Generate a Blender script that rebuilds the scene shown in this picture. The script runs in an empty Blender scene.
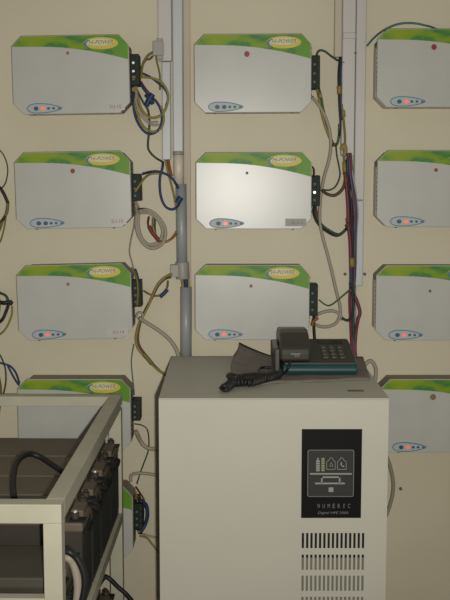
import bpy, bmesh, math, random
from mathutils import Vector, Matrix
random.seed(4)
scn = bpy.context.scene
COL = scn.collection
# ------------------------------------------------------------------ camera
F_PX = 1060.0; PITCH = math.radians(6.4); CAM = Vector((0.0, -3.03, 1.6))
cd = bpy.data.cameras.new('camera'); cam = bpy.data.objects.new('camera', cd); COL.objects.link(cam)
cam.location = CAM; cam.rotation_euler = (math.radians(90) - PITCH, 0, 0)
cd.sensor_width = 36; cd.sensor_fit = 'AUTO'; cd.lens = F_PX * 36 / 600; cd.clip_start = 0.05
scn.camera = cam
# ------------------------------------------------------------------ world (dim warm room light)
w = bpy.data.worlds.new('room_light'); scn.world = w; w.use_nodes = True
bg = w.node_tree.nodes['Background']; bg.inputs[0].default_value = (1.0, 0.93, 0.82, 1); bg.inputs[1].default_value = 0.20
# ------------------------------------------------------------------ the compact camera's flash, 4.5 cm right of the lens
ld = bpy.data.lights.new('camera_flash', 'SPOT'); ld.shadow_soft_size = 0.014; ld.spot_size = math.radians(74); ld.spot_blend = 1.0
ld.energy = 172; ld.color = (1.0, 0.965, 0.89)
lo = bpy.data.objects.new('camera_flash', ld); COL.objects.link(lo)
lo.location = (0.045, -3.02, 1.565); lo.rotation_euler = (math.radians(87), 0, math.radians(1.5))
# ------------------------------------------------------------------ exposure
scn.view_settings.view_transform = 'Standard'; scn.view_settings.look = 'None'
scn.view_settings.gamma = 1; scn.view_settings.exposure = 0.0; scn.view_settings.use_curve_mapping = False

# ------------------------------------------------------------------ helpers
RT = Vector((1, 0, 0)); FW = Vector((0, math.cos(PITCH), -math.sin(PITCH))); UP = Vector((0, math.sin(PITCH), math.cos(PITCH)))
def ray(px, py): return FW * F_PX + RT * (px - 225) + UP * (300 - py)
def PY(px, py, y):
    d = ray(px, py); return CAM + d * ((y - CAM.y) / d.y)
def PZ(px, py, z):
    d = ray(px, py); return CAM + d * ((z - CAM.z) / d.z)

def mat(name, col, rough=0.6, metal=0.0, col2=None, scale=12.0, bump=0.0, emit=None, estr=0.0, spec=0.5, stretch=None, lo=0.35, hi=0.65, detail=4):
    m = bpy.data.materials.new(name); m.use_nodes = True
    nt = m.node_tree; b = nt.nodes['Principled BSDF']
    b.inputs['Base Color'].default_value = (*col, 1); b.inputs['Roughness'].default_value = rough
    b.inputs['Metallic'].default_value = metal; b.inputs['Specular IOR Level'].default_value = spec
    if col2 is not None or bump:
        tc = nt.nodes.new('ShaderNodeTexCoord'); mp = nt.nodes.new('ShaderNodeMapping')
        nt.links.new(tc.outputs['Object'], mp.inputs['Vector'])
        if stretch: mp.inputs['Scale'].default_value = stretch
        n = nt.nodes.new('ShaderNodeTexNoise'); n.inputs['Scale'].default_value = scale; n.inputs['Detail'].default_value = detail
        nt.links.new(mp.outputs['Vector'], n.inputs['Vector'])
        if col2 is not None:
            r = nt.nodes.new('ShaderNodeValToRGB')
            r.color_ramp.elements[0].position = lo; r.color_ramp.elements[1].position = hi
            r.color_ramp.elements[0].color = (*col, 1); r.color_ramp.elements[1].color = (*col2, 1)
            nt.links.new(n.outputs['Fac'], r.inputs['Fac']); nt.links.new(r.outputs['Color'], b.inputs['Base Color'])
        if bump:
            bp = nt.nodes.new('ShaderNodeBump'); bp.inputs['Strength'].default_value = bump; bp.inputs['Distance'].default_value = 0.004
            nt.links.new(n.outputs['Fac'], bp.inputs['Height']); nt.links.new(bp.outputs['Normal'], b.inputs['Normal'])
    if emit:
        b.inputs['Emission Color'].default_value = (*emit, 1); b.inputs['Emission Strength'].default_value = estr
    return m

M = {}
M['wall'] = mat('wall_paint', (0.54, 0.495, 0.365), 0.5, col2=(0.59, 0.54, 0.405), scale=2.2, bump=0.10, spec=0.35)
M['floor'] = mat('floor_tile', (0.30, 0.27, 0.23), 0.6, col2=(0.36, 0.33, 0.28), scale=5)
M['panel'] = mat('panel_paint', (0.43, 0.435, 0.40), 0.295, col2=(0.46, 0.455, 0.42), scale=9, spec=0.4)
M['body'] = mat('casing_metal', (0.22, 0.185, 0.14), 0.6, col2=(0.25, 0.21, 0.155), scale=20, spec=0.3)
M['rimlit'] = mat('casing_bottom_lit_cream', (0.55, 0.50, 0.41), 0.5)  # cream tone stands in for light on the casing's lower faces
M['black'] = mat('black_plastic', (0.016, 0.018, 0.016), 0.6, spec=0.12)
M['blockg'] = mat('block_green_black', (0.014, 0.026, 0.020), 0.55, spec=0.15)
M['vent'] = mat('vent_dark', (0.05, 0.042, 0.035), 0.8, spec=0.1)
M['gold'] = mat('logo_gold', (0.62, 0.42, 0.03), 0.5, col2=(0.42, 0.44, 0.05), scale=40)
M['pale'] = mat('logo_pale', (0.60, 0.55, 0.33), 0.5)
M['ink'] = mat('logo_ink', (0.10, 0.13, 0.10), 0.6)
M['blueink'] = mat('blue_ink', (0.03, 0.15, 0.25), 0.5)
M['indbg'] = mat('indicator_pale', (0.36, 0.40, 0.40), 0.5)
M['dot'] = mat('indicator_button', (0.02, 0.06, 0.12), 0.5)
M['led'] = mat('indicator_lamp_red', (0.7, 0.12, 0.08), 0.4, emit=(1.0, 0.22, 0.14), estr=0.38)
M['redink'] = mat('red_ink', (0.30, 0.10, 0.09), 0.6)
M['greyink'] = mat('grey_ink', (0.16, 0.15, 0.13), 0.6)
M['stickw'] = mat('sticker_white', (0.46, 0.44, 0.41), 0.5)
M['stickg'] = mat('sticker_silver', (0.27, 0.26, 0.245), 0.5)
M['seal'] = mat('seal_red', (0.22, 0.012, 0.012), 0.5)
M['sealf'] = mat('seal_faded', (0.30, 0.10, 0.08), 0.6)
M['sealg'] = mat('seal_grey', (0.10, 0.10, 0.09), 0.6)
M['sealb'] = mat('seal_brown', (0.20, 0.13, 0.06), 0.7)
M['screw'] = mat('bright_screw', (0.75, 0.75, 0.72), 0.25, metal=0.6)
M['lead'] = mat('terminal_lead', (0.7, 0.7, 0.68), 0.3, metal=0.5)
M['trunk'] = mat('trunking_plastic', (0.53, 0.51, 0.48), 0.45, col2=(0.47, 0.45, 0.42), scale=6, stretch=(1, 1, .2))
M['trunkb'] = mat('trunking_bluish', (0.47, 0.49, 0.50), 0.4, col2=(0.42, 0.43, 0.43), scale=6, stretch=(1, 1, .2))
M['trunkbeige'] = mat('trunking_beige', (0.48, 0.42, 0.33), 0.6)
M['pipe'] = mat('conduit_grey', (0.27, 0.29, 0.295), 0.4, col2=(0.30, 0.315, 0.315), scale=8)
M['pipew'] = mat('conduit_white', (0.60, 0.55, 0.46), 0.45)
M['coupler'] = mat('coupler_grey', (0.30, 0.29, 0.26), 0.5)
M['ups'] = mat('cabinet_paint', (0.46, 0.445, 0.375), 0.5, col2=(0.48, 0.465, 0.39), scale=3, spec=0.3)
M['upstop'] = M['ups']
M['upsin'] = mat('inner_plate', (0.17, 0.163, 0.125), 0.6)
M['dispblack'] = mat('display_black', (0.008, 0.008, 0.008), 0.35, spec=0.15)
M['dispgrey'] = mat('display_grey', (0.035, 0.034, 0.031), 0.5, spec=0.2)
M['dispwhite'] = mat('display_print', (0.26, 0.26, 0.24), 0.5)
M['dispdim'] = mat('display_print_dim', (0.15, 0.16, 0.15), 0.5)
M['dispgreen'] = mat('display_print_green', (0.20, 0.26, 0.12), 0.5)
M['rack'] = mat('rack_paint', (0.47, 0.455, 0.35), 0.5, col2=(0.43, 0.415, 0.32), scale=14, spec=0.3)
M['batt'] = mat('battery_case', (0.038, 0.033, 0.025), 0.6, col2=(0.045, 0.038, 0.029), scale=10, spec=0.3)
M['lid'] = mat('battery_lid', (0.125, 0.10, 0.072), 0.55, col2=(0.15, 0.12, 0.088), scale=8, spec=0.3)
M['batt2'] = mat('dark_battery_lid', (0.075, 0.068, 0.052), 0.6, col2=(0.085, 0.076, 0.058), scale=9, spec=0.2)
M['rubber'] = mat('black_rubber', (0.012, 0.012, 0.012), 0.5, spec=0.4)
M['phone'] = mat('phone_teal', (0.010, 0.052, 0.052), 0.4, spec=0.4)
M['phonetop'] = mat('phone_grey', (0.035, 0.038, 0.032), 0.5, spec=0.4)
M['handset'] = mat('phone_black', (0.035, 0.034, 0.026), 0.4, spec=0.5)
M['mat'] = mat('cloth_greybrown', (0.18, 0.155, 0.135), 0.85, col2=(0.22, 0.19, 0.165), scale=30, bump=0.2)
M['stain'] = mat('marker_green', (0.14, 0.17, 0.08), 0.7)
for n, c in dict(blue=(0.018, 0.04, 0.11), yellow=(0.26, 0.20, 0.05), red=(0.15, 0.025, 0.025), orange=(0.26, 0.08, 0.02), green=(0.04, 0.11, 0.05),
                 dgreen=(0.025, 0.06, 0.035), black=(0.02, 0.018, 0.015), white=(0.32, 0.285, 0.225), purple=(0.11, 0.06, 0.10), maroon=(0.16, 0.035, 0.05),
                 brown=(0.10, 0.05, 0.03), teal=(0.06, 0.14, 0.14), olive=(0.16, 0.14, 0.03), paleblue=(0.30, 0.33, 0.37), greyc=(0.25, 0.22, 0.17)).items():
    M['w_' + n] = mat('wire_' + n, c, 0.5, spec=0.3)

def banner_mat():
    m = bpy.data.materials.new('green_banner_print'); m.use_nodes = True; nt = m.node_tree; b = nt.nodes['Principled BSDF']
    b.inputs['Roughness'].default_value = 0.45; b.inputs['Specular IOR Level'].default_value = 0.25
    tc = nt.nodes.new('ShaderNodeTexCoord'); mp = nt.nodes.new('ShaderNodeMapping'); mp.inputs['Scale'].default_value = (1, 1, 1.6)
    mp.inputs['Rotation'].default_value = (0, 0.35, 0)
    n = nt.nodes.new('ShaderNodeTexNoise'); n.inputs['Scale'].default_value = 16; n.inputs['Detail'].default_value = 1.5
    nt.links.new(tc.outputs['Object'], mp.inputs[0]); nt.links.new(mp.outputs[0], n.inputs['Vector'])
    sx = nt.nodes.new('ShaderNodeSeparateXYZ'); nt.links.new(tc.outputs['Object'], sx.inputs[0])
    ad = nt.nodes.new('ShaderNodeMath'); ad.operation = 'MULTIPLY_ADD'; ad.inputs[1].default_value = 1.0; nt.links.new(sx.outputs['X'], ad.inputs[0])
    nt.links.new(n.outputs['Fac'], ad.inputs[2])
    r = nt.nodes.new('ShaderNodeValToRGB'); e = r.color_ramp.elements
    e[0].position = 0.30; e[0].color = (0.22, 0.31, 0.008, 1); e[1].position = 0.75; e[1].color = (0.11, 0.27, 0.02, 1)
    x = e.new(0.42); x.color = (0.16, 0.28, 0.01, 1); x = e.new(0.53); x.color = (0.035, 0.18, 0.045, 1); x = e.new(0.62); x.color = (0.10, 0.25, 0.02, 1)
    nt.links.new(ad.outputs[0], r.inputs[0]); nt.links.new(r.outputs[0], b.inputs['Base Color'])
    return m
M['banner'] = banner_mat()

class MB:
    def __init__(s): s.bm = bmesh.new()
    def box(s, a, b):
        x0, y0, z0 = [min(p, q) for p, q in zip(a, b)]; x1, y1, z1 = [max(p, q) for p, q in zip(a, b)]
        v = [s.bm.verts.new(p) for p in [(x0,y0,z0),(x1,y0,z0),(x1,y1,z0),(x0,y1,z0),(x0,y0,z1),(x1,y0,z1),(x1,y1,z1),(x0,y1,z1)]]
        for f in [(0,3,2,1),(4,5,6,7),(0,1,5,4),(1,2,6,5),(2,3,7,6),(3,0,4,7)]: s.bm.faces.new([v[i] for i in f])
        return s
    def hexa(s, pts):   # 8 points in box order
        v = [s.bm.verts.new(p) for p in pts]
        for f in [(0,3,2,1),(4,5,6,7),(0,1,5,4),(1,2,6,5),(2,3,7,6),(3,0,4,7)]: s.bm.faces.new([v[i] for i in f])
        return s
    def prism(s, poly, y0, y1):   # polygon in xz, extruded along y; y0 = front
        A = [s.bm.verts.new((x, y0, z)) for x, z in poly]; B = [s.bm.verts.new((x, y1, z)) for x, z in poly]
        s.bm.faces.new(A); s.bm.faces.new(B[::-1]); n = len(A)
        for i in range(n): s.bm.faces.new((A[i], B[i], B[(i+1) % n], A[(i+1) % n]))
        return s
    def prism_x(s, poly, x0, x1):  # polygon in yz
        A = [s.bm.verts.new((x0, y, z)) for y, z in poly]; B = [s.bm.verts.new((x1, y, z)) for y, z in poly]
        s.bm.faces.new(A); s.bm.faces.new(B[::-1]); n = len(A)
        for i in range(n): s.bm.faces.new((A[i], B[i], B[(i+1) % n], A[(i+1) % n]))
        return s
    def cyl(s, a, b, r, n=20, r2=None):
        return s.tube([a, b], r, n, smooth=False, radii=[r, r2 if r2 else r])
    def tube(s, pts, r, n=8, smooth=True, radii=None, sub=6):
        P = [Vector(p) for p in pts]
        if smooth and len(P) > 2:
            Q = []; E = [P[0]*2 - P[1]] + P + [P[-1]*2 - P[-2]]
            for i in range(1, len(E) - 2):
                for k in range(sub):
                    t = k / sub; p0, p1, p2, p3 = E[i-1], E[i], E[i+1], E[i+2]
                    Q.append(0.5*((2*p1) + (p2-p0)*t + (2*p0-5*p1+4*p2-p3)*t*t + (3*p1-p0-3*p2+p3)*t**3))
            Q.append(P[-1]); P = Q
        T = []
        for i in range(len(P)):
            d = P[min(i+1, len(P)-1)] - P[max(i-1, 0)]
            T.append(d.normalized() if d.length > 1e-9 else Vector((0, 0, 1)))
        ref = Vector((0, 1, 0)) if abs(T[0].y) < 0.9 else Vector((1, 0, 0))
        nrm = (ref - T[0]*ref.dot(T[0])).normalized(); rings = []
        for i, p in enumerate(P):
            nrm = (nrm - T[i]*nrm.dot(T[i]))
            nrm = nrm.normalized() if nrm.length > 1e-6 else T[i].orthogonal().normalized()
            bi = T[i].cross(nrm); rr = radii[i] if radii else r
            rings.append([s.bm.verts.new(p + (nrm*math.cos(a) + bi*math.sin(a))*rr) for a in [2*math.pi*k/n for k in range(n)]])
        for i in range(len(rings)-1):
            for k in range(n): 
                f = s.bm.faces.new((rings[i][k], rings[i][(k+1) % n], rings[i+1][(k+1) % n], rings[i+1][k])); f.smooth = True
        s.bm.faces.new(rings[0][::-1]); s.bm.faces.new(rings[-1])
        return s
    def disc(s, x, z, rx, rz, y0, y1, n=24): 
        return s.prism([(x + rx*math.cos(2*math.pi*k/n), z + rz*math.sin(2*math.pi*k/n)) for k in range(n)], y0, y1)
    def text(s, txt, cx, cz, h, y, width=None, slant=0.0, rot=0.0, squash=1.0):
        cu = bpy.data.curves.new('t', 'FONT'); cu.body = txt; cu.align_x = 'CENTER'; cu.align_y = 'CENTER'; cu.size = 1.0; cu.shear = slant; cu.extrude = 0.0; cu.resolution_u = 2
        o = bpy.data.objects.new('t', cu); COL.objects.link(o)
        dg = bpy.context.evaluated_depsgraph_get(); dg.update()
        me = bpy.data.meshes.new_from_object(o.evaluated_get(dg)); 
        xs = [v.co.x for v in me.vertices]; ys = [v.co.y for v in me.vertices]
        w0 = max(xs)-min(xs); h0 = max(ys)-min(ys); mx = (max(xs)+min(xs))/2; my = (max(ys)+min(ys))/2
        kz = h/h0; kx = (width/w0) if width else kz
        vm = []
        for v in me.vertices:
            X = (v.co.x-mx)*kx; Z = (v.co.y-my)*kz
            vm.append((cx + X*math.cos(rot) - Z*math.sin(rot), y, cz + X*math.sin(rot) + Z*math.cos(rot)))
        vs = [s.bm.verts.new(p) for p in vm]; th = 0.0003
        fs = []
        for p in me.polygons:
            try: fs.append(s.bm.faces.new([vs[i] for i in p.vertices]))
            except ValueError: pass
        r = bmesh.ops.extrude_face_region(s.bm, geom=fs)
        for g in r['geom']:
            if isinstance(g, bmesh.types.BMVert): g.co.y -= th
        bpy.data.objects.remove(o); bpy.data.curves.remove(cu); bpy.data.meshes.remove(me)
        return s
    def build(s, name, m, parent=None, bevel=0.0, seg=2, smooth=False, origin=None):
        bmesh.ops.recalc_face_normals(s.bm, faces=s.bm.faces)
        if smooth:
            for f in s.bm.faces: f.smooth = True
        me = bpy.data.meshes.new(name)
        if origin is not None: bmesh.ops.translate(s.bm, verts=s.bm.verts, vec=-Vector(origin))
        s.bm.to_mesh(me); s.bm.free(); me.materials.append(m)
        o = bpy.data.objects.new(name, me); COL.objects.link(o)
        if origin is not None: o.location = origin
        if parent: o.parent = parent
        if bevel:
            b = o.modifiers.new('bevel', 'BEVEL'); b.width = bevel; b.segments = seg; b.limit_method = 'ANGLE'
        return o

def tag(o, label, cat, group=None):
    o['label'] = label; o['category'] = cat
    if group: o['group'] = group
    return o
def empty(name, loc, label, cat, group=None, rot=(0, 0, 0)):
    o = bpy.data.objects.new(name, None); COL.objects.link(o); o.location = loc; o.rotation_euler = rot; o.empty_display_size = 0.05
    return tag(o, label, cat, group)
def struct(o): o['kind'] = 'structure'; return o

# ------------------------------------------------------------------ setting
struct(MB().box((-3, 0, -0.1), (3, 0.12, 3.0)).build('wall_back', M['wall']))
struct(MB().box((-3, -4.5, -0.1), (3, 0, 0)).build('floor', M['floor']))

# ------------------------------------------------------------------ wall units
UW, UH, UD = 0.319, 0.2105, 0.088
def chamf(x0, x1, z0, z1, c):
    return [(x0+c, z0), (x1-c, z0), (x1, z0+c), (x1, z1-c), (x1-c*0.9, z1), (x0+c, z1), (x0, z1-c), (x0, z0+c)]
def make_unit(center, roll, label, led=True, seal=('seal', 0.5, 5, .012), sticker=None, group='wall mounted power units', block=0.5, blockh=0.085, screws=('sealg', 'sealg', 'sealg')):
    # local frame: x across, z up, y=0 at the wall, front at -UD-0.002
    t = empty('inverter_unit', (center[0], 0, center[2]), label, 'inverter', group, (0, roll, 0))
    hw, hh = UW/2, UH/2
    c = 0.028
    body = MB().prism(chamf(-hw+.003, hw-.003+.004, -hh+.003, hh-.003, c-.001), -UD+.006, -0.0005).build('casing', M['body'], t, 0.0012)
    def lowc(z1):
        x0, x1, z0, cc = -hw+.0015, hw+.0008, -hh+.0018, c
        return [(x0+cc, z0), (x1-cc, z0), (x1, z0+cc), (x1, z1), (x0, z1), (x0, z0+cc)]
    MB().prism(lowc(hh-.045), -.055, -0.0003).build('lit_back_tray', M['rimlit'], t, .001)  # added tray, brightness of the casing's underside and sides put into its colour
    for sx in (-1, 1):
        v = MB()
        xx = -hw+.0025 if sx < 0 else hw+.0015
        for k in range(11):
            z = -hh+.045 + k*0.0125
            v.box((xx-.0007, -UD+.010, z), (xx+.0007, -0.06, z+.006))
        v.build('side_vent', M['vent'], body)
    fp = MB().prism(chamf(-hw, hw, -hh, hh, c), -UD-.002, -UD+.007).build('front_panel', M['panel'], t, 0.0018)
    yf = -UD-.002
    # printed banner along the top edge
    n = 16; bot = []
    for k in range(n+1):
        u = k/n; x = -hw+.002 + u*(UW-.004)
        bot.append((x, hh-.0285 - 0.004*u - 0.034*max(0, (u-.25)/.75)**1.9))
    top = [(hw-.002, hh-c+.001), (hw-c*.9, hh-.0018), (-hw+c, hh-.0018)]
    MB().prism(bot + top, yf-.0004, yf+.0005).build('green_banner', M['banner'], fp)
    lx, lz = hw-.075, hh-.0225
    MB().disc(lx, lz, .047, .0165, yf-.0008, yf, 32).build('logo_badge', M['gold'], fp)
    MB().disc(lx-.002, lz+.0025, .038, .0095, yf-.0011, yf, 32).build('logo_glow', M['pale'], fp)
    MB().text('Hi-POWER', lx, lz+.003, .0105, yf-.0011, width=.066, slant=.25).build('logo_lettering', M['ink'], fp)
    # blue crescent at the left end of the badge
    cr = [(lx-.047*math.cos(a), lz-.002+.0165*math.sin(a)) for a in [(-.75+.125*k) for k in range(13)]]
    cr += [(lx-.040*math.cos(a), lz-.002+.0145*math.sin(a)) for a in [(.75-.125*k) for k in range(13)]]
    MB().prism(cr, yf-.0012, yf).build('logo_crescent', M['blueink'], fp)
    # indicator teardrop
    def tear(x0, L, h, zc, n=28):
        up = []; 
        for k in range(n+1):
            u = k/n; hgt = h*min(1.0, math.sqrt(max(0, 1-((u-.3)/.3)**2)) if u < .3 else (1-((u-.3)/.7)**2.3)*.85+.15)
            up.append((x0+u*L, hgt))
        return [(x, zc+q) for x, q in up] + [(x, zc-q*.92) for x, q in up[::-1][:-1]][1:]
    x0, zc = -hw+.036, -hh+.0155
    MB().prism(tear(x0, .098, .0145, zc), yf-.0004, yf+.0005).build('indicator_outline', M['blueink'], fp)
    MB().prism(tear(x0+.0025, .090, .0120, zc), yf-.0007, yf+.0005).build('indicator_panel', M['indbg'], fp)
    for q, (dx, r) in enumerate(((.026, .0065), (.045, .0062), (.060, .004), (.074, .0038), (.088, .0028))):
        on = (q == 1 and led)
        MB().disc(x0+dx, zc, r, r*.9, yf-.0015, yf, 14).build('indicator_lamp' if q else 'push_button', M['led'] if on else M['dot'], fp)
        if on: pass
    if seal:
        km, px_, pz_, r = seal
        MB().disc(px_, pz_, r, r*1.05, yf-.0012, yf, 10).build('seal_sticker', M[km], fp)
    if sticker:
        mk, ink, txt = sticker
        s = MB().box((hw-.072, yf-.0006, -hh+.008), (hw-.014, yf, -hh+.029)).build('name_sticker', M[mk], fp)
        MB().text(txt, hw-.040, -hh+.018, .0095, yf-.0006, width=.032).build('sticker_lettering', M[ink], s)
    # bottom screws
    sc = MB()
    for dx in (-hw+.055, hw-.050): sc.box((dx-.003, -UD+.002, -hh-.0025), (dx+.003, -UD+.012, -hh+.003))
    sc.build('fixing_screw', M['sealg'], t)
    # terminal block on the right side
    zt = hh - UH*block
    tb = MB().box((hw+.0009, -.066, zt-blockh/2), (hw+.026, -.012, zt+blockh/2)).build('terminal_block', M['blockg'], t, .002)
    for k, m in zip((.22, -.05, -.3), screws):
        MB().cyl((hw+.010, -.0655, zt+k*blockh), (hw+.010, -.0715, zt+k*blockh), .0036, 12).build('terminal_screw', M[m], tb)
    for q in range(4):
        zz = zt + blockh*(.36-.24*q)
        MB().box((hw+.017, -.0678, zz-.006), (hw+.024, -.0655, zz+.006)).build('terminal_slot', M['vent'], tb)
    return t

YF = -(UD+.002)
def uc(lx, rx, ty, by):   # centre of a front plate from its edges
    a = PY(lx, (ty+by)/2, YF); b = PY(rx, (ty+by)/2, YF)
    zt = PY(225, ty, YF).z; zb = PY(225, by, YF).z
    return Vector(((a.x+b.x)/2, 0, (zt+zb)/2))
def from_px(center, px, py):
    p = PY(px, py, YF); return (p.x-center.x, p.z-center.z)
R = math.radians
specs = [
 ('L1', (11.5,130,35,114), -.9, True, ('sealf',68,53,.0045), ('panel','redink','SU-10'), .44, .085,
   'top wall unit of the left column, tangled blue and yellow wires at its right'),
 ('M1', (195,310.7,33.5,113), -.3, False, ('seal',247,54,.0075), None, .475, .09,
   'top wall unit of the middle column, dark red dot, no lamp lit'),
 ('R1', (377.5,494,29,107), 0, True, ('seal',434,47,.0075), None, .5, .085,
   'top wall unit of the right column, under a thin arching green cable'),
 ('L2', (16,130,152.5,227.5), -1.0, False, ('seal',73,171,.0065), ('panel','redink','SU-10'), .48, .075,
   'second wall unit down the left column, red dot, no lamp lit'),
 ('M2', (196.5,311,153,228.5), 0, True, ('sealg',247,173,.004), ('stickg','greyink','SU-1'), .5, .085,
   'brightly shining wall unit with silver name sticker, second down the middle column'),
 ('R2', (378,492,150.5,227), 0, True, ('seal',436,170,.005), None, .5, .085,
   'second wall unit down the right column, tiny slanted red mark'),
 ('L3', (17.5,131.5,265,339), -1.4, True, ('sealf',68.5,284,.0045), ('stickw','greyink','SU-14'), .42, .075,
   'third wall unit down the left column, outlined name sticker, above the steel rack'),
 ('M3', (195.5,309,266,339), 0, True, ('sealf',251,286,.0045), None, .48, .09,
   'white and green wall unit directly behind the telephone'),
 ('R3', (376,490,266,340), 0, True, ('sealg',430,291,.004), None, .5, .085,
   'third wall unit down the right column, tiny dark dot on its front'),
 ('L4', (17.5,131,379,453), 0, True, None, None, .45, .06,
   'fourth wall unit down the left column, seen through the top frame of the rack'),
 ('R4', (379.5,493,379,453), 0, True, ('sealb',433,397,.0085), None, .5, .085,
   'lowest wall unit of the right column, brown dot, partly behind the cream cabinet'),
 ('L5', (20,134,487,559), 0, True, None, None, .45, .075,
   'lowest wall unit of the left column, only its right edge showing beside the rack post'),
]
UC = {}
for key, e, roll, led, seal, stick, blk, bh, lab in specs:
    c = uc(*e); UC[key] = c
    if seal:
        q = from_px(c, seal[1], seal[2]); seal = (seal[0], q[0], q[1], seal[3])
    make_unit(c, R(roll), lab, led, seal, stick, block=blk, blockh=bh, screws={'L1': ('screw', 'screw', 'sealg'), 'M2': ('sealg', 'screw', 'sealg')}.get(key, ('sealg',)*3))

# ------------------------------------------------------------------ trunking and conduits
def vbox(x0, x1, y0, y1, name, m, label, cat, ya=0.0, yb=-0.03, bev=.003, group=None, parent=None):
    ym = (ya+yb)/2
    a = PY(x0, y0, yb); b = PY(x1, y0, yb); z0 = PY(225, y0, yb).z; z1 = PY(225, y1, yb).z
    if y0 <= 0: z0 += .35
    o = MB().box((a.x, yb, z1), (b.x, ya, z0)).build(name, M[m], parent, bev)
    if label: tag(o, label, cat, group)
    return o
o = vbox(157.5, 171.5, 0, 61, 'cable_trunking', 'trunk', 'pale grey cable trunking above the small grey box, leftmost of the left wall run', 'trunking', yb=-.0235)
o = vbox(161.5, 170.5, 61.5, 160, 'cable_trunking', 'trunkb', 'short bluish cable trunking with wires coming out of its lower end, left wall run', 'trunking', yb=-.022)
o = vbox(172.3, 182.5, 0, 152, 'cable_trunking', 'trunkb', 'long bluish cable trunking left of the beige strip, ending in the white conduit', 'trunking', yb=-.032)
vbox(183.0, 190, 0, 356, 'wall_strip', 'trunkbeige', 'flat beige strip on the wall right of the left conduits', 'trunking', yb=-.012, bev=.002)
o = vbox(335, 342.6, 0, 57, 'cable_trunking', 'trunkbeige', 'narrow beige cable trunking with a dark wire leaving its lower end, right wall run', 'trunking', yb=-.022)
tb = vbox(343, 356.3, 0, 156, 'cable_trunking', 'trunk', 'wide pale cable trunking with a small clip outline, middle of the right wall run', 'trunking', yb=-.032)
vbox(356.7, 367, 0, 200, 'cable_trunking', 'trunk', 'long bluish cable trunking beside the top right wall units', 'trunking', yb=-.028)
# clip outline on the wide trunking
a = PY(343.2, 32.5, -.033); b = PY(356, 38.5, -.033)
m_ = MB(); tck = .0012
m_.box((a.x, -.0335, a.z), (b.x, -.0315, a.z-tck)); m_.box((a.x, -.0335, b.z), (b.x, -.0315, b.z+tck))
m_.box((a.x, -.0335, a.z), (a.x+tck, -.0315, b.z)); m_.box((b.x-tck, -.0335, a.z), (b.x, -.0315, b.z))
m_.build('joint_clip', M['coupler'], tb)
s_ = PY(355.5, 53, -.033); MB().cyl((s_.x, -.034, s_.z), (s_.x, -.031, s_.z), .0035, 12).build('fixing_screw', M['sealg'], tb)

def vpipe(xc0, xc1, y0, y1, r, name, m, label, y=-.03, parent=None):
    a = PY(xc0, y0, y); b = PY(xc1, y1, y)
    o = MB().cyl(a, b, r, 24).build(name, M[m], parent)
    if label: tag(o, label, 'conduit', 'wall conduits')
    return o
wc = vpipe(178.5, 178.8, 153, 184, .0145, 'conduit', 'pipew', 'short white conduit below the left trunking, between the first wire loops')
vpipe(178.3, 178.3, 151.5, 155, .0155, 'conduit_rim', 'coupler', None, parent=wc)
vpipe(181, 182.2, 184, 276, .0155, 'conduit', 'pipe', 'grey conduit between the white conduit and the tee coupler')
vpipe(186, 186, 287, 366, .0165, 'conduit', 'pipe', 'darker grey conduit running down behind the back left of the cabinet', y=-.025)
tc = MB(); a = PY(182.2, 262, -.03); b = PY(182.8, 279, -.03); tc.cyl(a, b, .0195, 24)
t1 = PY(176, 268, -.03); t2 = PY(170.5, 268, -.03)
tc.box((t2.x, -.045, PY(0, 264.5, -.03).z), (t1.x+.01, -.015, PY(0, 276.5, -.03).z))
tag(tc.build('tee_coupler', M['coupler'], None, .0015), 'grey tee coupler joining the two grey conduits', 'conduit fitting')
tc = MB(); a = PY(153, 41.5, -.032); b = PY(163.5, 56, -.032); tc.box((a.x, -.045, b.z), (b.x, -.0285, a.z))
tc.box((PY(157, 41, -.03).x, -.040, b.z-.01), (PY(163, 41, -.03).x, -.0285, a.z+.008))
tag(tc.build('tee_coupler', M['coupler'], None, .0015), 'grey tee fitting on the left trunking above the looped wires', 'conduit fitting')
# pale thin conduit behind the coloured wires on the right
vbox(356, 364.2, 200.3, 286, 'cable_trunking', 'trunkb', 'thin pale bluish trunking right of the coloured wire bundle', 'trunking', yb=-.020)
vpipe(353, 353.6, 285, 352, .009, 'conduit', 'w_paleblue' , 'thin pale conduit behind the wires, right of the telephone', y=-.012)
for (px, py, l) in ((345, 274, 'small dark wall screw left of the wire bundle'), (364.5, 274, 'small dark wall screw right of the thin conduit'), (400.5, 488.5, 'dark wall screw on bare wall right of the cabinet')):
    p = PY(px, py, 0); m_ = MB().cyl((p.x, .001, p.z), (p.x, -.006, p.z), .0045, 14).box((p.x-.004, -.0068, p.z-.0007), (p.x+.004, -.0055, p.z+.0007))
    tag(m_.build('wall_screw', M['sealg'], None), l, 'screw')

# ------------------------------------------------------------------ wiring
def wire(pts, r, m, name='wire', parent=None, y=None, n=8):
    P = [PY(p[0], p[1], p[2] if len(p) > 2 else (y if y is not None else -.04)) for p in pts]
    return MB().tube(P, r, n).build(name, M[m], parent)
def bundle(name, label, wires, extras=(), cat='wiring'):
    p0 = wires[0][2][0]; c = PY(p0[0], p0[1], p0[2] if len(p0) > 2 else -.04)
    t = empty(name, c, label, cat)
    for m, r, pts in wires:
        o = wire(pts, r, 'w_'+m, 'wire', t); o.location = -Vector(c)
    for nm, m, r, pts in extras:
        o = wire(pts, r, 'w_'+m, nm, t); o.location = -Vector(c)
    return t
LO = -.06
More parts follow.
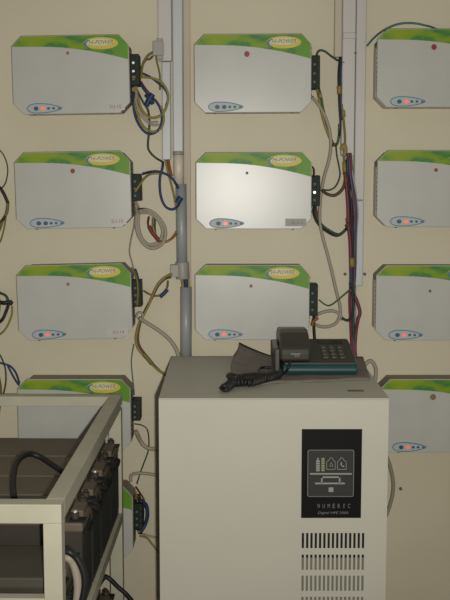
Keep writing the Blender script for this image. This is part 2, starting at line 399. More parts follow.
# by the top left unit
bundle('wire_loop', 'tangled loop of blue and yellow wires right of the top left wall unit', [
  ('blue', .0032, [(134,73,-.072),(141,73),(150,77),(158,83),(166,91),(168,99),(166,106)]),
  ('yellow', .0036, [(133,77,-.072),(141,77),(151,78),(161,82),(167,91),(168,100),(165,110),(160,116),(152,118),(146,115),(141,108),(138,98),(136,86,-.05)]),
  ('red', .0036, [(141,82,-.05),(144,87),(148,92),(152,96)]),
  ('blue', .0036, [(134,92,-.05),(133.5,104),(136,118),(142,129),(149,134),(156,132),(161,126),(162,114),(158,104),(153,98),(146,92),(141,84,-.05)]),
  ('yellow', .0034, [(135,86,-.05),(135,104),(139,118),(145,128),(153,132),(160,129),(163.5,122),(163,112),(160,106)]),
  ('white', .003, [(136,90,-.05),(137,104),(143,116),(150,122),(158,122)]),
  ('white', .003, [(135,98,-.05),(139,112),(145,120),(152,125),(160,125)]),
  ('dgreen', .003, [(137,90,-.045),(143,102),(148,110),(149.5,122),(149,132),(148,146),(150,152),(156,158),(163,162,-.024)]),
 ], [('tape_wrap', 'blue', .0075, [(146.5,106,-.048),(149,100,-.048),(153,94,-.048)]), ('tape_wrap', 'blue', .006, [(146,95,-.046),(150,99,-.05),(153,104,-.046)])])
bundle('supply_wire', 'olive brown wires hanging from the grey tee fitting beside the top left wall unit', [
  ('olive', .0034, [(154,52,-.042),(150,54),(147,57),(144,62),(142,68),(141,76,-.05)]),
  ('olive', .0024, [(156,55,-.04),(157,62,-.038),(159,70,-.036),(160,77,-.036),(160,90,-.03)]),
  ('brown', .0028, [(153,56,-.04),(150,59),(146,60),(143,64)]),
 ])
# second left unit
bundle('wire_loop', 'dark blue and yellow wires looping into the left conduit from the second left wall unit', [
  ('blue', .0036, [(143,174,-.07),(150,172),(157,171.5),(163,173),(170,176.5),(175,182),(178,188,-.058)]),
  ('yellow', .003, [(135,192,-.075),(139,186,-.075),(144,179,-.06),(149,175),(155,173.5),(162,174)]),
  ('blue', .0036, [(163,162,-.03),(162.5,168,-.04),(160,178),(160,190),(162,200),(166,207),(172,209.5),(177,207),(180,202,-.058)]),
  ('orange', .0045, [(168,160,-.02),(169.5,168,-.03),(171.5,176,-.036)]),
  ('yellow', .003, [(165.5,160,-.02),(168,172,-.03),(171,183,-.036),(174,195,-.045),(176,206,-.055)]),
 ], [('tape_wrap', 'blue', .0085, [(177,203,-.05),(179,200,-.05),(181,197,-.05)])])
bundle('wire_loop', 'coiled pale cable with red taped joint hanging under the second left wall unit', [
  ('white', .0048, [(136,205,-.06),(137,214),(136,222),(138,234),(143,243),(150,248),(158,247),(164,241),(165.5,231),(162,222),(155,214),(147,210),(139,211,-.055)]),
  ('white', .0042, [(136,202,-.06),(138.5,210),(138.5,226),(142,238),(149,244.5),(157,243),(162,236),(162,228),(157,219),(149,213),(140,213,-.055)]),
  ('dgreen', .0024, [(138,209,-.06),(146,209),(152,213),(155,219),(155,228),(156,235)]),
  ('maroon', .003, [(149,217,-.06),(148,224),(151,232),(157,239)]),
  ('yellow', .003, [(153,218,-.055),(153,226),(155,233),(161,241),(168,241),(173,237),(177,231,-.045)]),
  ('orange', .0032, [(158,240),(165,242),(172,238.5),(177,233,-.045)]),
 ], [('tape_wrap', 'red', .006, [(149,226),(152,232),(156,237),(160,242)])])
tag(wire([(135,201,-.06),(135.5,212),(134,226),(131,240),(129.5,252),(132,262),(134,270,-.045)], .002, 'w_greyc', 'thin_wire'), 'thin grey wire dropping from the second to the third left wall unit', 'wire')
# third left unit
bundle('supply_wire', 'short blue and yellow wires crossing the gap between tee coupler and lower grey conduit', [
  ('yellow', .0042, [(181.5,276,-.03),(182.5,283,-.032),(184,292,-.03)]), ('blue', .0055, [(185,276,-.03),(186,283,-.034),(186,292,-.03)]),
  ('yellow', .003, [(188,276,-.028),(188.5,283,-.030),(188,292,-.028)])])
bundle('supply_wire', 'long yellow and brown wires crossing from the tee coupler down to the cabinet', [
  ('yellow', .004, [(172,274,-.046),(166,277),(160,282),(155,290),(150,302),(145,312),(140,322),(137,332),(136,340),(138,348),(143,355),(150,362),(157,369),(163,373,-.05),(170,374,-.062)]),
  ('brown', .0036, [(171,277,-.046),(165,279),(158,286),(152,298),(146,309),(141.5,319),(138.5,331),(138,340),(140,347),(145,354),(152,363),(159,370),(164,374,-.05),(170,376,-.062)]),
  ('olive', .003, [(144,291,-.055),(149,294),(156,296),(162,294),(167,288),(168,281,-.05)]),
  ('olive', .003, [(131,268,-.08),(134,272,-.08),(137,280,-.075),(138,292,-.075),(137,306,-.075)]),
 ], [('tape_wrap', 'blue', .0055, [(160,297),(164,293.5),(167.5,289.5)]), ('tape_wrap', 'olive', .0062, [(144,354),(148,359),(152,364)]), ('tape_wrap','blue',.004,[(135,269,-.075),(137,275,-.075),(138.5,282,-.07)])])
tag(wire([(139,318,-.05),(147,323),(158,330),(168,338),(175,347,-.04),(179,357,-.04),(181,366,-.04)], .0058, 'w_white', 'supply_cable'), 'thick pale cable curving from the third left wall unit to behind the cabinet', 'cable')
tag(wire([(136,318,-.06),(138,313,-.055),(142,313,-.055),(143,318,-.055)], .003, 'w_white', 'thin_wire'), 'tiny pale wire hook under the terminal block of the third left wall unit', 'wire')
tag(wire([(134,344,-.05),(132,355),(131.5,365),(133,380,-.055),(134.5,395,-.06)], .0016, 'w_teal', 'thin_wire'), 'thin teal wire running down between the third and fourth left wall units', 'wire')
# fourth / fifth left unit
tag(wire([(135,424,-.06),(141,425),(147,429),(149,440),(148,452),(144,463),(140,474),(137,484,-.06)], .0018, 'w_dgreen', 'thin_wire'), 'thin green wire bowing out between the fourth and fifth left wall units', 'wire')
tag(wire([(136,431,-.055),(140,440),(145,446.5),(152,449),(162,449,-.05)], .0062, 'w_white', 'supply_cable'), 'pale cable curving from the fourth left wall unit to behind the cabinet', 'cable')
tag(wire([(131,482,-.045),(131,476),(136,473.5),(145,473.5),(156,475),(164,476,-.045)], .0045, 'w_white', 'supply_cable'), 'pale cable above the lowest left wall unit, running behind the cabinet', 'cable')
bundle('wire_loop', 'dark blue and black wires bunched at the side of the lowest left wall unit', [
  ('blue', .0055, [(140,500,-.05),(146,505),(147.5,515),(145,525),(140,533,-.05)]),
  ('black', .006, [(138,495,-.05),(142,508),(142,520),(140,534,-.05)]),
  ('yellow', .003, [(136,492,-.06),(138,504),(137,520),(139,533,-.055)]),
  ('red', .0028, [(136,487,-.06),(140,493),(144,500),(144,508)]),
  ('black', .006, [(137,505,-.055),(139,515,-.055),(138,530,-.055)]),
  ('white', .0034, [(139,533,-.05),(146,535),(153,537),(162,538,-.045)]),
  ('yellow', .003, [(140,536,-.05),(147,538),(152,544),(158,551),(164,556,-.045)]),
 ])
# top middle unit
bundle('supply_wire', 'green and yellow wires hanging from the top middle wall unit terminal block', [
  ('green', .0035, [(318,86,-.06),(321,96),(323,108),(326,120),(329,132),(333,143),(337,144),(339,136),(339.5,124)]),
  ('yellow', .0036, [(317,88,-.055),(319,98),(321,110),(324,122),(328,134),(332,142),(335,146)]),
  ('dgreen', .003, [(317,62,-.04),(317,54),(320,50.5),(325,51.5),(331,56),(337,60,-.03),(341,61,-.02)]),
  ('dgreen', .0022, [(336,146,-.05),(337,156),(339,166),(340,176),(336,186),(330,190),(324,190,-.05)]),
 ], [('tape_wrap', 'yellow', .0048, [(319.5,93,-.058),(321,98,-.06)]), ('tape_wrap', 'brown', .0045, [(332,145,-.058),(337,145,-.058)])])
bundle('wire_bundle', 'dark blue and black wire bundle with yellow tape below the narrow beige trunking', [
  ('black', .003, [(340,56,-.018),(338.5,75,-.035),(339,92,-.04),(339.5,108,-.04),(340.5,124,-.04),(339.5,136,-.045)]),
  ('blue', .0036, [(341,57,-.018),(340,75,-.03),(340.5,92,-.035),(340.5,108,-.035),(342,120,-.035)]),
  ('olive', .0034, [(341.5,104,-.035),(344,124,-.036),(345,140,-.038),(344,152,-.04),(344.5,164,-.04),(345,180,-.04),(347,190,-.04)]),
  ('teal', .0014, [(341,62,-.03),(344.5,62.5,-.034)]),
 ], [('tape_wrap', 'yellow', .0062, [(339,86,-.038),(339.3,94,-.038)]), ('tape_wrap', 'yellow', .0052, [(343,110,-.036),(344,117,-.036)]),
     ('tape_wrap', 'yellow', .006, [(341.5,150,-.04),(344,145,-.04),(345.5,150,-.04),(344,156,-.04)]), ('tape_wrap', 'yellow', .006, [(344.5,162,-.042),(345,175,-.042)]) ])
tag(wire([(312,97,-.045),(318,104),(324,114),(329,128,-.045),(331,145,-.045),(329,160),(325,174),(322,188),(320,205,-.045),(320,222),(323,238),(328,256),(332,272),(336,290),(340,306),(340,316),(335,324),(325,327),(316,325),(313,322),(316,316),(324,312),(333,311),(339,314),(343,320)], .0046, 'w_white', 'supply_cable'),
    'long pale cable with a loop beside the third middle wall unit', 'cable')
# second middle unit
bundle('supply_wire', 'black and brown wires looping from the second middle wall unit to the coloured bundle', [
  ('brown', .0045, [(322,190,-.05),(327,194),(334,195.5),(340,192),(344,186),(346,176,-.045)]),
  ('dgreen', .0038, [(315,204,-.05),(315.5,214),(321,224),(330,231),(339,234.5),(346,229),(350,221,-.05)]),
  ('black', .003, [(314,204,-.055),(313.5,214),(318,224),(327,232),(337,236),(345,231),(349,224,-.05)]),
  ('maroon', .0026, [(316,206,-.045),(318,217),(324,227),(334,233.5)]),
  ('black', .0024, [(314,177,-.08),(314,170,-.085),(312.8,167,-.088)]),
 ], [('tape_wrap', 'brown', .0046, [(346,227,-.05),(349,222,-.05)])])
def vb(m, r, xs, y=-.035):
    return (m, r, [(x, yy, y + random.uniform(-.004, .004)) for x, yy in xs])
bundle('wire_bundle', 'thick vertical bundle of red, purple, blue and brown wires behind the telephone', [
  vb('purple', .0056, [(348.5,153),(349,165),(351,180),(354,196),(355.5,212),(355,226),(354.5,245),(354.5,262),(354,280),(352,300),(353,325),(353.5,345),(356,364)], -.042),
  vb('red', .0034, [(350.5,153),(351.5,165),(350,182),(349,196),(349.5,214),(351,232),(352,250),(351.5,268),(350.5,284),(349.5,300),(350.5,325),(351.5,345),(354,362)], -.046),
  vb('maroon', .0050, [(345,172),(346.5,186),(348,205),(348.5,225),(350.5,245),(351,270),(352,290),(356.5,300),(360,312),(358,320),(356,332),(355,350),(357,364)], -.046),
  vb('purple', .0038, [(349,156),(350,172),(352.5,190),(354,206),(355,222),(353,240),(353,260),(352.5,280),(351,292)], -.050),
  vb('brown', .0042, [(346,172),(347,190),(348.5,206),(349,226),(350,246),(350.5,264),(351,282),(350.5,292)], -.040),
  vb('paleblue', .0030, [(351,158),(353,176),(356,196),(357.5,214),(356.5,232),(356,252),(355.5,270)], -.034),
  vb('black', .0038, [(350,283),(352.5,292),(353.5,306),(352,316),(347.5,320.5),(342,318)], -.052),
  vb('dgreen', .0036, [(353,284),(354,298),(353,314),(353.5,330),(354,350)], -.044),
  vb('green', .0022, [(350,290),(344,295),(337,301),(330,305.5),(325,304.5),(319,300)], -.055),
  vb('blue', .0034, [(347.5,158),(348,176),(350,196),(352,215),(353,236),(352.5,256),(351.5,274),(351,288)], -.056),
  vb('black', .0028, [(346.5,160),(348,182),(351.5,205),(352,230),(353.5,254),(353,276),(352,290)], -.057),
  vb('blue', .0036, [(351,290),(353,300),(352.5,318),(352,335),(352,352)], -.038),
 ], [('tape_wrap', 'orange', .0066, [(346.5,176,-.045),(346.7,184,-.045)]), ('tape_wrap', 'yellow', .0066, [(351.8,258,-.058),(352.2,267,-.058)]),
     ('tape_wrap', 'orange', .0060, [(347.5,218,-.045),(348.5,226,-.045)]), ('tape_wrap', 'brown', .006, [(351.5,247,-.045),(352,256,-.045)]),
     ('tape_wrap', 'yellow', .0052, [(351,277,-.046),(351,283,-.046)])])
tag(wire([(312,326,-.05),(314,321,-.05),(318,317.5,-.05)], .005, 'w_orange', 'wire_joint'), 'orange wire joint under the terminal block of the third middle wall unit', 'wire')
tag(wire([(314,316,-.05),(314,328,-.05),(315,345,-.05),(315,358,-.07)], .0042, 'w_black', 'supply_cable'), 'short black cable dropping behind the telephone from the third middle wall unit', 'cable')
# green cable over the top right unit
tag(wire([(367,46,-.028),(374,38),(383,31,-.07),(393,26,-.085),(403,23.5,-.09),(415,23.5,-.09),(425,25.5,-.09),(434,28,-.07),(450,36,-.04)], .0026, 'w_teal', 'thin_cable'), 'thin green cable arching over the top right wall unit from the trunking', 'cable')
# cables behind the cabinet at its right side
tag(wire([(362,372,-.05),(366,364),(371,361),(375,366),(376,374),(374,384,-.05),(370,396,-.05)], .0055, 'w_white', 'supply_cable'), 'short pale cable loop between the telephone and the lowest right wall unit', 'cable')
tag(wire([(386,455,-.04),(390,466),(393,480),(393,492),(390,505),(386,516,-.04)], .0055, 'w_greyc', 'supply_cable'), 'grey cable bulging out from behind the right edge of the cabinet', 'cable')
# loose wires at the left frame edge
bundle('wire_loop', 'thin green and black taped wires at the left edge beside the second left wall unit', [
  ('dgreen', .0018, [(-14,146,-.003),(-4,148),(3,154),(7.5,166),(7,178),(3,187),(-6,192,-.003)]),
  ('black', .0048, [(-8,182,-.003),(0,188),(4,194),(8,203)]),
  ('olive', .0042, [(8,203),(7,212),(3,220),(0,228),(-6,242,-.003)]),
  ('black', .0036, [(8,202),(6,214),(1,222),(-6,232,-.003)]),
  ('olive', .0020, [(7,208),(5,224),(1,240),(-6,252,-.003)]),
 ])
bundle('wire_loop', 'knotted black and yellow wires at the left edge beside the third left wall unit', [
  ('dgreen', .004, [(-10,290,-.003),(0,293),(6,296),(9,302),(12,301)]),
  ('black', .006, [(-8,300,-.003),(3,303),(9,302),(12.5,304)]),
  ('black', .0045, [(9,303),(6,312),(2,320),(-6,326,-.003)]),
  ('yellow', .0026, [(12,306),(12,314),(8,325),(3,332),(-6,338,-.003)]),
  ('brown', .004, [(-6,285,-.003),(-1,300),(-2,318),(-6,330,-.003)]),
 ])
bundle('wire_loop', 'blue and dark green wires arching onto the fourth left wall unit at the left edge', [
  ('blue', .003, [(-8,360,-.003),(2,363.5),(10,366),(16,373),(19.5,383,-.085)]),
  ('blue', .003, [(8,366),(12,374),(16,381),(19,385,-.085)]),
  ('dgreen', .0022, [(-6,348,-.003),(0,355),(5,367),(6,380),(4,392),(0,400)]),
  ('olive', .008, [(-3,376),(-1,386),(-1,398),(-3,415)]),
 ])

# ------------------------------------------------------------------ UPS cabinet
UX0 = PY(158.8, 420, -.652).x; UX1 = PY(388.6, 420, -.652).x; UYF = -.652; UYB = -.07; UTOP = PY(225, 398.2, UYF).z
ups = empty('power_cabinet', ((UX0+UX1)/2, (UYF+UYB)/2, 0), 'large cream metal power supply cabinet with black display and vent slots, telephone on top', 'cabinet')
off = -Vector(ups.location)
def ub(mb, name, m, parent=ups, **k):
    if parent is ups: bmesh.ops.translate(mb.bm, verts=mb.bm.verts, vec=off)
    o = mb.build(name, m, parent, **k); return o
def ub2(mb, name, m, parent, **k):   # child of a part: part meshes share the cabinet's local frame
    bmesh.ops.translate(mb.bm, verts=mb.bm.verts, vec=off); return mb.build(name, m, parent, **k)
g = .0015
m_ = MB()
m_.box((UX0, UYF+.003, .08), (UX0+g, UYB, UTOP-.002)); m_.box((UX1-g, UYF+.003, .08), (UX1, UYB, UTOP-.002))
m_.box((UX0, UYB-g, .08), (UX1, UYB, UTOP-.002)); m_.box((UX0, UYF+.003, .08), (UX1, UYB, .08+g))
ub(m_, 'side_shell', M['ups'])
ub(MB().box((UX0-.0005, UYF-.001, UTOP-.004), (UX1+.0015, UYB+.001, UTOP)), 'top_plate', M['upstop'], bevel=.0015)
# front plate with real slots
slx = [PY(301.6 + k*4.286, 560, UYF).x for k in range(15)]; sw = PY(303.9, 560, UYF).x - PY(301.6, 560, UYF).x
rows = []
for (a, b) in ((533, 548.2), (554.6, 569.8), (575.6, 590.8), (596.8, 612)): rows.append((PY(225, b, UYF).z, PY(225, a, UYF).z))
dz = rows[2][0]-rows[3][0]
for k in range(1, 6): rows.append((rows[3][0]-dz*k, rows[3][1]-dz*k))
xs = sorted([UX0, UX1] + slx + [x+sw for x in slx]); zs = sorted([.08, UTOP-.004] + [q for r in rows for q in r])
holes = {(round(a, 5), round(r[0], 5)) for a in slx for r in rows}
bm = bmesh.new(); vd = {}
def V(x, y, z):
    k = (round(x, 5), round(y, 5), round(z, 5))
    if k not in vd: vd[k] = bm.verts.new((x, y, z))
    return vd[k]
cells = {}
for i in range(len(xs)-1):
    for j in range(len(zs)-1):
        cells[(i, j)] = (round(xs[i], 5), round(zs[j], 5)) not in holes
th = .0012
for (i, j), solid in cells.items():
    x0, x1, z0, z1 = xs[i], xs[i+1], zs[j], zs[j+1]
    if solid:
        bm.faces.new((V(x0,UYF,z0), V(x1,UYF,z0), V(x1,UYF,z1), V(x0,UYF,z1)))
        bm.faces.new((V(x0,UYF+th,z0), V(x0,UYF+th,z1), V(x1,UYF+th,z1), V(x1,UYF+th,z0)))
        for (di, dj, q) in ((1,0,((x1,z0),(x1,z1))), (-1,0,((x0,z1),(x0,z0))), (0,1,((x1,z1),(x0,z1))), (0,-1,((x0,z0),(x1,z0)))):
            if not cells.get((i+di, j+dj), False):
                (xa, za), (xb, zb) = q
                bm.faces.new((V(xa,UYF,za), V(xa,UYF+th,za), V(xb,UYF+th,zb), V(xb,UYF,zb)))
mb = MB(); mb.bm.free(); mb.bm = bm
front = ub(mb, 'front_plate', M['ups'])
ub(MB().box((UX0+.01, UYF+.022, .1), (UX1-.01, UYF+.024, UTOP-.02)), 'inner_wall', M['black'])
ub(MB().box((slx[0]-.02, UYF+.005, rows[8][0]-.02), (slx[-1]+.03, UYF+.007, PY(225, 557.5, UYF+.006).z)), 'inner_plate', M['upsin'])
# display
def q(px, py): p = PY(px, py, UYF); return p.x, p.z
x0, z1 = q(301.8, 429); x1, z0 = q(360.8, 517.8)
disp = ub(MB().box((x0, UYF-.002, z0), (x1, UYF+.001, z1)), 'display_panel', M['dispblack'], bevel=.0006)
ax, az1 = q(307.6, 449.5); bx, az0 = q(353.5, 496.5)
def rrect(x0, x1, z0, z1, r, n=5):
    P = []
    for cx, cz, a0 in ((x1-r, z1-r, 0), (x0+r, z1-r, 90), (x0+r, z0+r, 180), (x1-r, z0+r, 270)):
        for k in range(n+1): a = math.radians(a0 + 90*k/n); P.append((cx+r*math.cos(a), cz+r*math.sin(a)))
    return P
ub2(MB().prism(rrect(ax, bx, az0, az1, .005), UYF-.0026, UYF-.0015), 'display_border', M['dispdim'], disp)
ub2(MB().prism(rrect(ax+.0016, bx-.0016, az0+.0016, az1-.0016, .004), UYF-.0030, UYF-.0015), 'display_window', M['dispgrey'], disp)
y0, y1 = UYF-.0035, UYF-.0028
def bar(m_, xa, ya, xb, yb):
    a = q(xa, ya); b = q(xb, yb); m_.box((a[0], y0, a[1]), (b[0], y1, b[1]))
S = MB()
bar(S, 309.8, 472.7, 351.5, 474.2)
# battery gauge: bottle built from stacked blocks
for k in range(6): bar(S, 316 + (1.1 if k == 0 else 0), 457.5+k*2.3, 319.6 - (1.0 if k == 0 else 0), 459.3+k*2.3)
# two flask outlines
def outline(m_, pts, w=.0011):
    P = [q(*p) for p in pts]
    for a, b in zip(P, P[1:]+P[:1]):
        d = Vector((b[0]-a[0], b[1]-a[1])); n = Vector((-d.y, d.x)).normalized()*w/2
        poly = [(a[0]+n.x, a[1]+n.y), (a[0]-n.x, a[1]-n.y), (b[0]-n.x, b[1]-n.y), (b[0]+n.x, b[1]+n.y)]
        m_.prism(poly, y0, y1)
outline(S, [(326.5,469),(326.5,461.5),(329,459.5),(330,457.5),(332,457.5),(333,459.5),(335,461.5),(335,469)])
outline(S, [(337.3,469),(337.3,461.5),(339.5,459.5),(340.5,457.5),(342.5,457.5),(343.5,459.5),(346,461.5),(346,469)])
outline(S, [(329.5,466),(331,462),(332.8,466)], .0009)
bar(S, 340.5, 462, 341.7, 466.5); bar(S, 340.5, 465.3, 344, 466.5)
# handle switch symbol
bar(S, 315, 482.2, 344.5, 483.8); bar(S, 321, 476, 340, 477.5); bar(S, 321, 476, 322.3, 483); bar(S, 338.8, 476, 340.2, 483)
bar(S, 328.5, 487, 333.2, 491.5)
ub2(S, 'display_symbols', M['dispwhite'], disp)
S = MB()
for k in range(6): bar(S, 321.3, 457.5+k*2.3, 324.4, 459.3+k*2.3)
ub2(S, 'display_gauge', M['dispgreen'], disp)
tx = MB(); 
for k, ch in enumerate('NUMERIC'):
    c_ = q(318.6 + k*5.05, 505.6); tx.text(ch, c_[0], c_[1], .0098, UYF-.002, width=.0052 if ch != 'I' else .0016)
ub2(tx, 'maker_lettering', M['dispdim'], disp)
tx = MB(); c_ = q(333, 512.8); tx.text('Digital HPE 3000', c_[0], c_[1], .0075, UYF-.002, width=.070, slant=.2)
ub2(tx, 'model_lettering', M['dispdim'], disp)
# castors
for cx in (UX0+.05, UX1-.05):
    for cy in (UYF+.06, UYB-.06):
        ub(MB().cyl((cx-.012, cy, .035), (cx+.012, cy, .035), .035, 20).box((cx-.02, cy-.02, .05), (cx+.02, cy+.02, .082)), 'castor', M['black'])
# green marker streak on the top plate
a = PZ(348, 391.8, UTOP); b = PZ(363, 389.8, UTOP)
ub(MB().box((a.x, a.y, UTOP-.0005), (b.x, b.y, UTOP+.0004)), 'paint_streak', M['stain'])

# ------------------------------------------------------------------ cloth, telephone
def surf(px, py, h=0.0): return PZ(px, py, UTOP+h)
# cloth: grid between the traced outline corners, left end curls up
A = surf(226.5, 386); Bk = surf(239, 357); C2 = surf(363, 358); D2 = surf(370, 380)
bm = bmesh.new(); NX, NY = 40, 14; G = []
for i in range(NX+1):
    u = i/NX; row = []
    for j in range(NY+1):
        v = j/NY
        p = (A*(1-v) + Bk*v)*(1-u) + (D2*(1-v) + C2*v)*u
        curl = max(0, 1-u/.30)**1.0*(v**1.5)*.040 * (0.75+.25*math.cos(u*14)) + .0028*math.sin(u*23+v*4)*math.exp(-u*2) + .0035
        if u > .93: curl += .0
        row.append(bm.verts.new((p.x + .004*math.sin(v*9)*(1-u), p.y+.004*math.sin(u*17), p.z+max(curl, .0025))))
    G.append(row)
for i in range(NX):
    for j in range(NY): bm.faces.new((G[i][j], G[i+1][j], G[i+1][j+1], G[i][j+1])).smooth = True
mb = MB(); mb.bm.free(); mb.bm = bm
cl = mb.build('cloth', M['mat'], None); sm = cl.modifiers.new('thick', 'SOLIDIFY'); sm.thickness = .0022; sm.offset = -1
tag(cl, 'crumpled grey brown cloth under the telephone with its left end curled up', 'cloth')

PB = UTOP + .005
fl = surf(283, 374.5, .005); fr = surf(357.5, 374.5, .005)
bx0, bx1 = fl.x, fr.x; by0 = fl.y; bd = .19
ph = empty('telephone', ((bx0+bx1)/2, by0+bd/2, PB), 'dark teal and black desk telephone with handset on its left, on the cream cabinet', 'telephone')
po = -Vector(ph.location)
def pb(mb, name, m, parent=ph, **k):
    bmesh.ops.translate(mb.bm, verts=mb.bm.verts, vec=po); return mb.build(name, m, parent, **k)
h0, h1 = .024, .064
base = pb(MB().prism_x([(by0, PB), (by0-.004, PB+h0*.5), (by0+.002, PB+h0), (by0+bd, PB+h1-.006), (by0+bd, PB)], bx0, bx1), 'lower_case', M['phone'], bevel=.004, seg=3)
def topz(y): return PB+h0 + (h1-.006-h0)*(y-by0-.002)/(bd-.002)
def slab(x0, x1, y0_, y1_, t0, t1):  # box riding on the sloped top
    return [(x0,y0_,topz(y0_)+t0),(x1,y0_,topz(y0_)+t0),(x1,y1_,topz(y1_)+t0),(x0,y1_,topz(y1_)+t0),(x0,y0_,topz(y0_)+t1),(x1,y0_,topz(y0_)+t1),(x1,y1_,topz(y1_)+t1),(x0,y1_,topz(y1_)+t1)]
pb(MB().hexa(slab(bx0+.004, bx1-.004, by0+.006, by0+bd-.004, -.002, .005)), 'top_shell', M['phonetop'], bevel=.002)
kx0 = PY(325, 360, by0+.06).x
for r in range(4):
    for c in range(3):
        xk = kx0 + c*.0215; yk = by0+.045 + r*.026
        pb(MB().hexa(slab(xk-.0065, xk+.0065, yk-.008, yk+.008, .004, .009)), 'key', M['handset'], bevel=.001)
pb(MB().hexa(slab(kx0-.012, kx0+.055, by0+.150, by0+.175, .004, .0065)), 'number_display', M['dispblack'])
# handset: arched grip with two chunky ends lying front to back on the left of the base
hx0 = PY(279.5, 350, by0+.04).x; hx1 = PY(309, 350, by0+.04).x; zt = PB+.030
prof_t = [(by0-.010, .006), (by0-.012, .024), (by0-.006, .040), (by0+.02, .055), (by0+.06, .069), (by0+.10, .074), (by0+.14, .071), (by0+.175, .061), (by0+.195, .046), (by0+.198, .026)]
prof_b = [(by0+.190, .016), (by0+.150, .016), (by0+.143, .034), (by0+.12, .040), (by0+.08, .040), (by0+.05, .036), (by0+.040, .016), (by0+.036, .004)]
hs = pb(MB().prism_x([(y, zt+z) for y, z in prof_t + prof_b], hx0, hx1), 'handset', M['handset'], bevel=.006, seg=3)
a = (hx0+hx1)/2
mm = MB()
mm.box((a-.012, by0-.0127, zt+.0235), (a+.012, by0-.011, zt+.0255)); mm.box((a-.003, by0-.0127, zt+.0190), (a+.010, by0-.011, zt+.0202))
pb(mm, 'printed_mark', M['dispwhite'], hs)
# cradle post at left of handset
pb(MB().box((hx0-.014, by0+.03, PB), (hx0+.002, by0+bd-.01, PB+.062)), 'cradle_wing', M['handset'], bevel=.004)
# coiled cord
def coil(path, r, loops, rw, name, m, parent):
    P = [Vector(p) for p in path]; L = []
    seglen = [(P[i+1]-P[i]).length for i in range(len(P)-1)]; tot = sum(seglen); N = loops*10
    for k in range(N+1):
        s = tot*k/N; i = 0
        while i < len(seglen)-1 and s > seglen[i]: s -= seglen[i]; i += 1
        t = min(1, s/seglen[i]); p = P[i].lerp(P[i+1], t); d = (P[i+1]-P[i]).normalized()
        n1 = d.cross(Vector((0, 0, 1))).normalized(); n2 = n1.cross(d); a = 2*math.pi*k/10
        L.append(p + n1*math.cos(a)*r + n2*math.sin(a)*r)
    return pb(MB().tube(L, rw, 6, smooth=False), name, m, parent)
s = lambda px, py, h=.012: PZ(px, py, UTOP+h)
coil([s(226,388,.010), s(232,383,.014), s(240,382,.014), s(250,382.5,.014), s(262,379,.014), s(272,376.5,.014), s(278,375,.014)], .0085, 26, .0034, 'coiled_cord', M['rubber'], ph)
coil([s(230,377,.016), s(238,379,.02), s(247,377.5,.02), s(258,376.5,.02), s(268,377,.018)], .0075, 17, .0034, 'coiled_cord', M['rubber'], ph)
pb(MB().tube([s(221,388,.008), s(223.5,385.5,.018), s(227,388,.012), s(224.5,390.5,.006), s(220.5,388,.006)], .0042, 8), 'cord_end', M['rubber'])
pb(MB().tube([s(262,377,.014), s(259,370,.014), s(263,367.5,.013), s(272,368,.012), s(280,367.5,.014), Vector((hx0+.010, by0-.006, zt+.008))], .0036, 8), 'cord_tail', M['rubber'])
pb(MB().tube([s(274,378,.012), s(280,376,.014), s(287,370,.018), Vector((hx0+.026, by0-.006, zt+.006))], .0034, 8), 'cord_tail', M['rubber'])

# ------------------------------------------------------------------ battery rack
RX1 = -.2905; RX0 = -.80; RYF = -3.03+1.875; RYB = -3.03+2.88; RT_ = 1.016; TH = .036
rack = empty('battery_rack', ((RX0+RX1)/2, (RYF+RYB)/2, 0), 'cream painted open steel rack holding dark batteries, in the left corner', 'rack')
ro = -Vector(rack.location); RROT = math.radians(-0.8); rack.rotation_euler = (0, 0, RROT)
RC = Vector((rack.location.x, rack.location.y, 0))
def rr(p): p = Vector(p); return RC + Matrix.Rotation(RROT, 3, 'Z') @ (p - RC)
def rb(mb, name, m=None, parent=None, bevel=.0015):
    bmesh.ops.translate(mb.bm, verts=mb.bm.verts, vec=ro); return mb.build(name, m or M['rack'], parent or rack, bevel)
PW = .034
for (xa, xb) in ((RX1-PW, RX1), (RX0, RX0+PW)):
    rb(MB().box((xa, RYF, 0), (xb, RYF+PW, RT_-TH)), 'post'); rb(MB().box((xa, RYB-PW, 0), (xb, RYB, RT_-TH)), 'post')
    rb(MB().box((xa, RYF+TH, RT_-TH), (xb, RYB-TH, RT_)), 'top_rail')
rb(MB().box((RX0, RYF, RT_-TH), (RX1, RYF+TH, RT_)), 'top_rail'); rb(MB().box((RX0, RYB-TH, RT_-.027), (RX1, RYB, RT_)), 'top_rail')
zf = PY(20, 598, RYF).z
rb(MB().box((RX0+PW, RYF, zf-.037), (RX1-PW, RYF+.025, zf)), 'retaining_bar')
SH = .69
for zsh in (SH, .28):
    for (xa, xb) in ((RX1-.018, RX1+.0), (RX0, RX0+.018)):
        rb(MB().box((xa, RYF+PW, zsh-.030), (xb, RYB-PW, zsh)), 'shelf_rail')
    rb(MB().box((RX0+.018, RYF+PW, zsh-.006), (RX1-.018, RYB-PW, zsh-.002)), 'shelf_plate')
    rb(MB().box((RX0+PW, RYB-.006, zsh-.03), (RX1-PW, RYB, zsh)), 'shelf_rail')

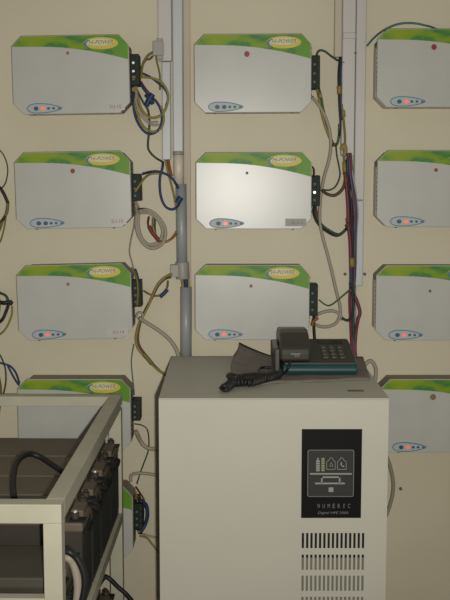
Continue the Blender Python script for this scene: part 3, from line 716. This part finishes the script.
def battery(x1, y0, y1, zb, h, label, L=.42, group='batteries in the rack', bright=(), cap='batt', top='lid'):
    cx, cy = x1-L/2, (y0+y1)/2
    t = empty('battery', rr((cx, cy, zb)), label, 'battery', group, (0, 0, RROT))
    hx, hy = L/2, (y1-y0)/2
    MB().box((-hx, -hy+.004, 0), (hx-.036, hy-.004, h-.020)).box((hx-.04, -hy+.004, 0), (hx, hy-.004, h-.034)).build('case', M['batt'], t, .003)
    rbm = MB()
    for k in range(9):
        yy = -hy+.02 + k*(2*hy-.04)/8; rbm.box((hx-.001, yy-.003, .02), (hx+.002, yy+.003, h-.07))
    rbm.build('end_rib', M['black'], t)
    lid = MB().box((-hx, -hy, h-.022), (hx-.034, hy, h)).box((hx-.040, -hy, h-.036), (hx+.002, hy, h-.016)).build('lid', M[top], t, .004)
    MB().box((hx-.030, -hy*.45, h-.020), (hx-.002, hy*.45, h-.001)).build('vent_cover', M['lid'], lid, .003)
    for sy in (-1, 1):
        tp = MB().cyl((hx-.016, sy*hy*.74, h-.018), (hx-.016, sy*hy*.74, h+.001), .0085, 16).build('terminal', M[cap], t)
        MB().cyl((hx-.016, sy*hy*.74, h), (hx-.016, sy*hy*.74, h+.006), .005, 6).build('terminal_nut', M['screw' if sy in bright else 'batt'], tp)
        MB().box((hx-.028, sy*hy*.74-.014, h-.017), (hx+.006, sy*hy*.74+.014, h-.012)).build('terminal_lug', M['black'], t, .001)
    # handle on the end
    MB().tube([(hx, -hy*.5, h-.045), (hx+.008, -hy*.45, h-.05), (hx+.008, hy*.45, h-.05), (hx, hy*.5, h-.045)], .004, 8).build('handle', M['black'], t)
    return t
BT = .90; yb = lambda d: -3.03+d
rowd = [2.855, 2.665, 2.479, 2.325, 2.172]
labs = ['dark brown battery at the far end of the rack, nearest the wall', 'dark brown battery second from the far end of the rack',
        'dark brown battery third from the far end, crossed by the arched black cable', 'dark brown battery nearest the front of the upper rack row']
for k in range(4):
    battery(-.300, yb(rowd[k+1])+.003, yb(rowd[k])-.003, SH-.002, BT-SH, labs[k], bright=[(), (-1,), (), (-1,)][k])
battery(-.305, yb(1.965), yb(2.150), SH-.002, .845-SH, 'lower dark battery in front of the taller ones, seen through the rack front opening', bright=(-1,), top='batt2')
for k, d in enumerate((2.80, 2.58, 2.36, 2.14)):
    battery(-.312, yb(d-.19), yb(d), .278, .215, ['dark battery on the bottom shelf nearest the wall', 'dark battery on the bottom shelf second from the wall',
        'dark battery on the bottom shelf third from the wall', 'dark battery on the bottom shelf nearest the front'][k], group='batteries on the bottom shelf')
# cables of the rack
def cab(pts, r, label, m='rubber'):
    tag(MB().tube(pts, r, 10).build('battery_cable', M[m], None), label, 'cable')
zz = lambda px, py, z: PZ(px, py, z)
cab([zz(14,499,.905), zz(13,480,.925), zz(17,462,.945), zz(28,454,.95), zz(40,457,.94), zz(54,466,.925), zz(66,474,.912)], .0072, 'thick black cable arching over the battery tops in the rack')
yy = -3.03+1.95
cab([PY(52,552,yy+.05), PY(66,551,yy), PY(76,557,yy), PY(83,570,yy), PY(85,584,yy), PY(82,602,yy), PY(76,625,yy), PY(60,640,yy+.05)], .0068, 'thick black cable looping outside the front right rack post')
cab([PY(54,560,yy+.05), PY(66,557,yy+.01), PY(73,563,yy+.01), PY(77,576,yy+.01), PY(78,590,yy+.01), PY(76,606,yy+.01), PY(70,625,yy+.02)], .0085, 'thick pale grey cable inside the black cable loop by the front right rack post', 'w_white')
yy = -3.03+2.70
cab([PY(96,590,yy-.03), PY(104,578,yy), PY(110,579,yy), PY(118,587,yy), PY(127,595,yy), PY(134,607,yy), PY(137,640,yy), PY(120,660,yy)], .0060, 'black cable running out to the right below the lowest left wall unit')
for k in range(3):
    y_ = yb(rowd[k+1])
    cab([Vector((-.316, y_+.022, BT-.012)), Vector((-.290, y_+.012, BT-.03)), Vector((-.286, y_, BT-.035)), Vector((-.290, y_-.012, BT-.03)), Vector((-.316, y_-.022, BT-.012))], .0055,
        ['short black link cable between the two rearmost batteries', 'short black link cable between the second and third batteries', 'short black link cable between the third and fourth batteries'][k])
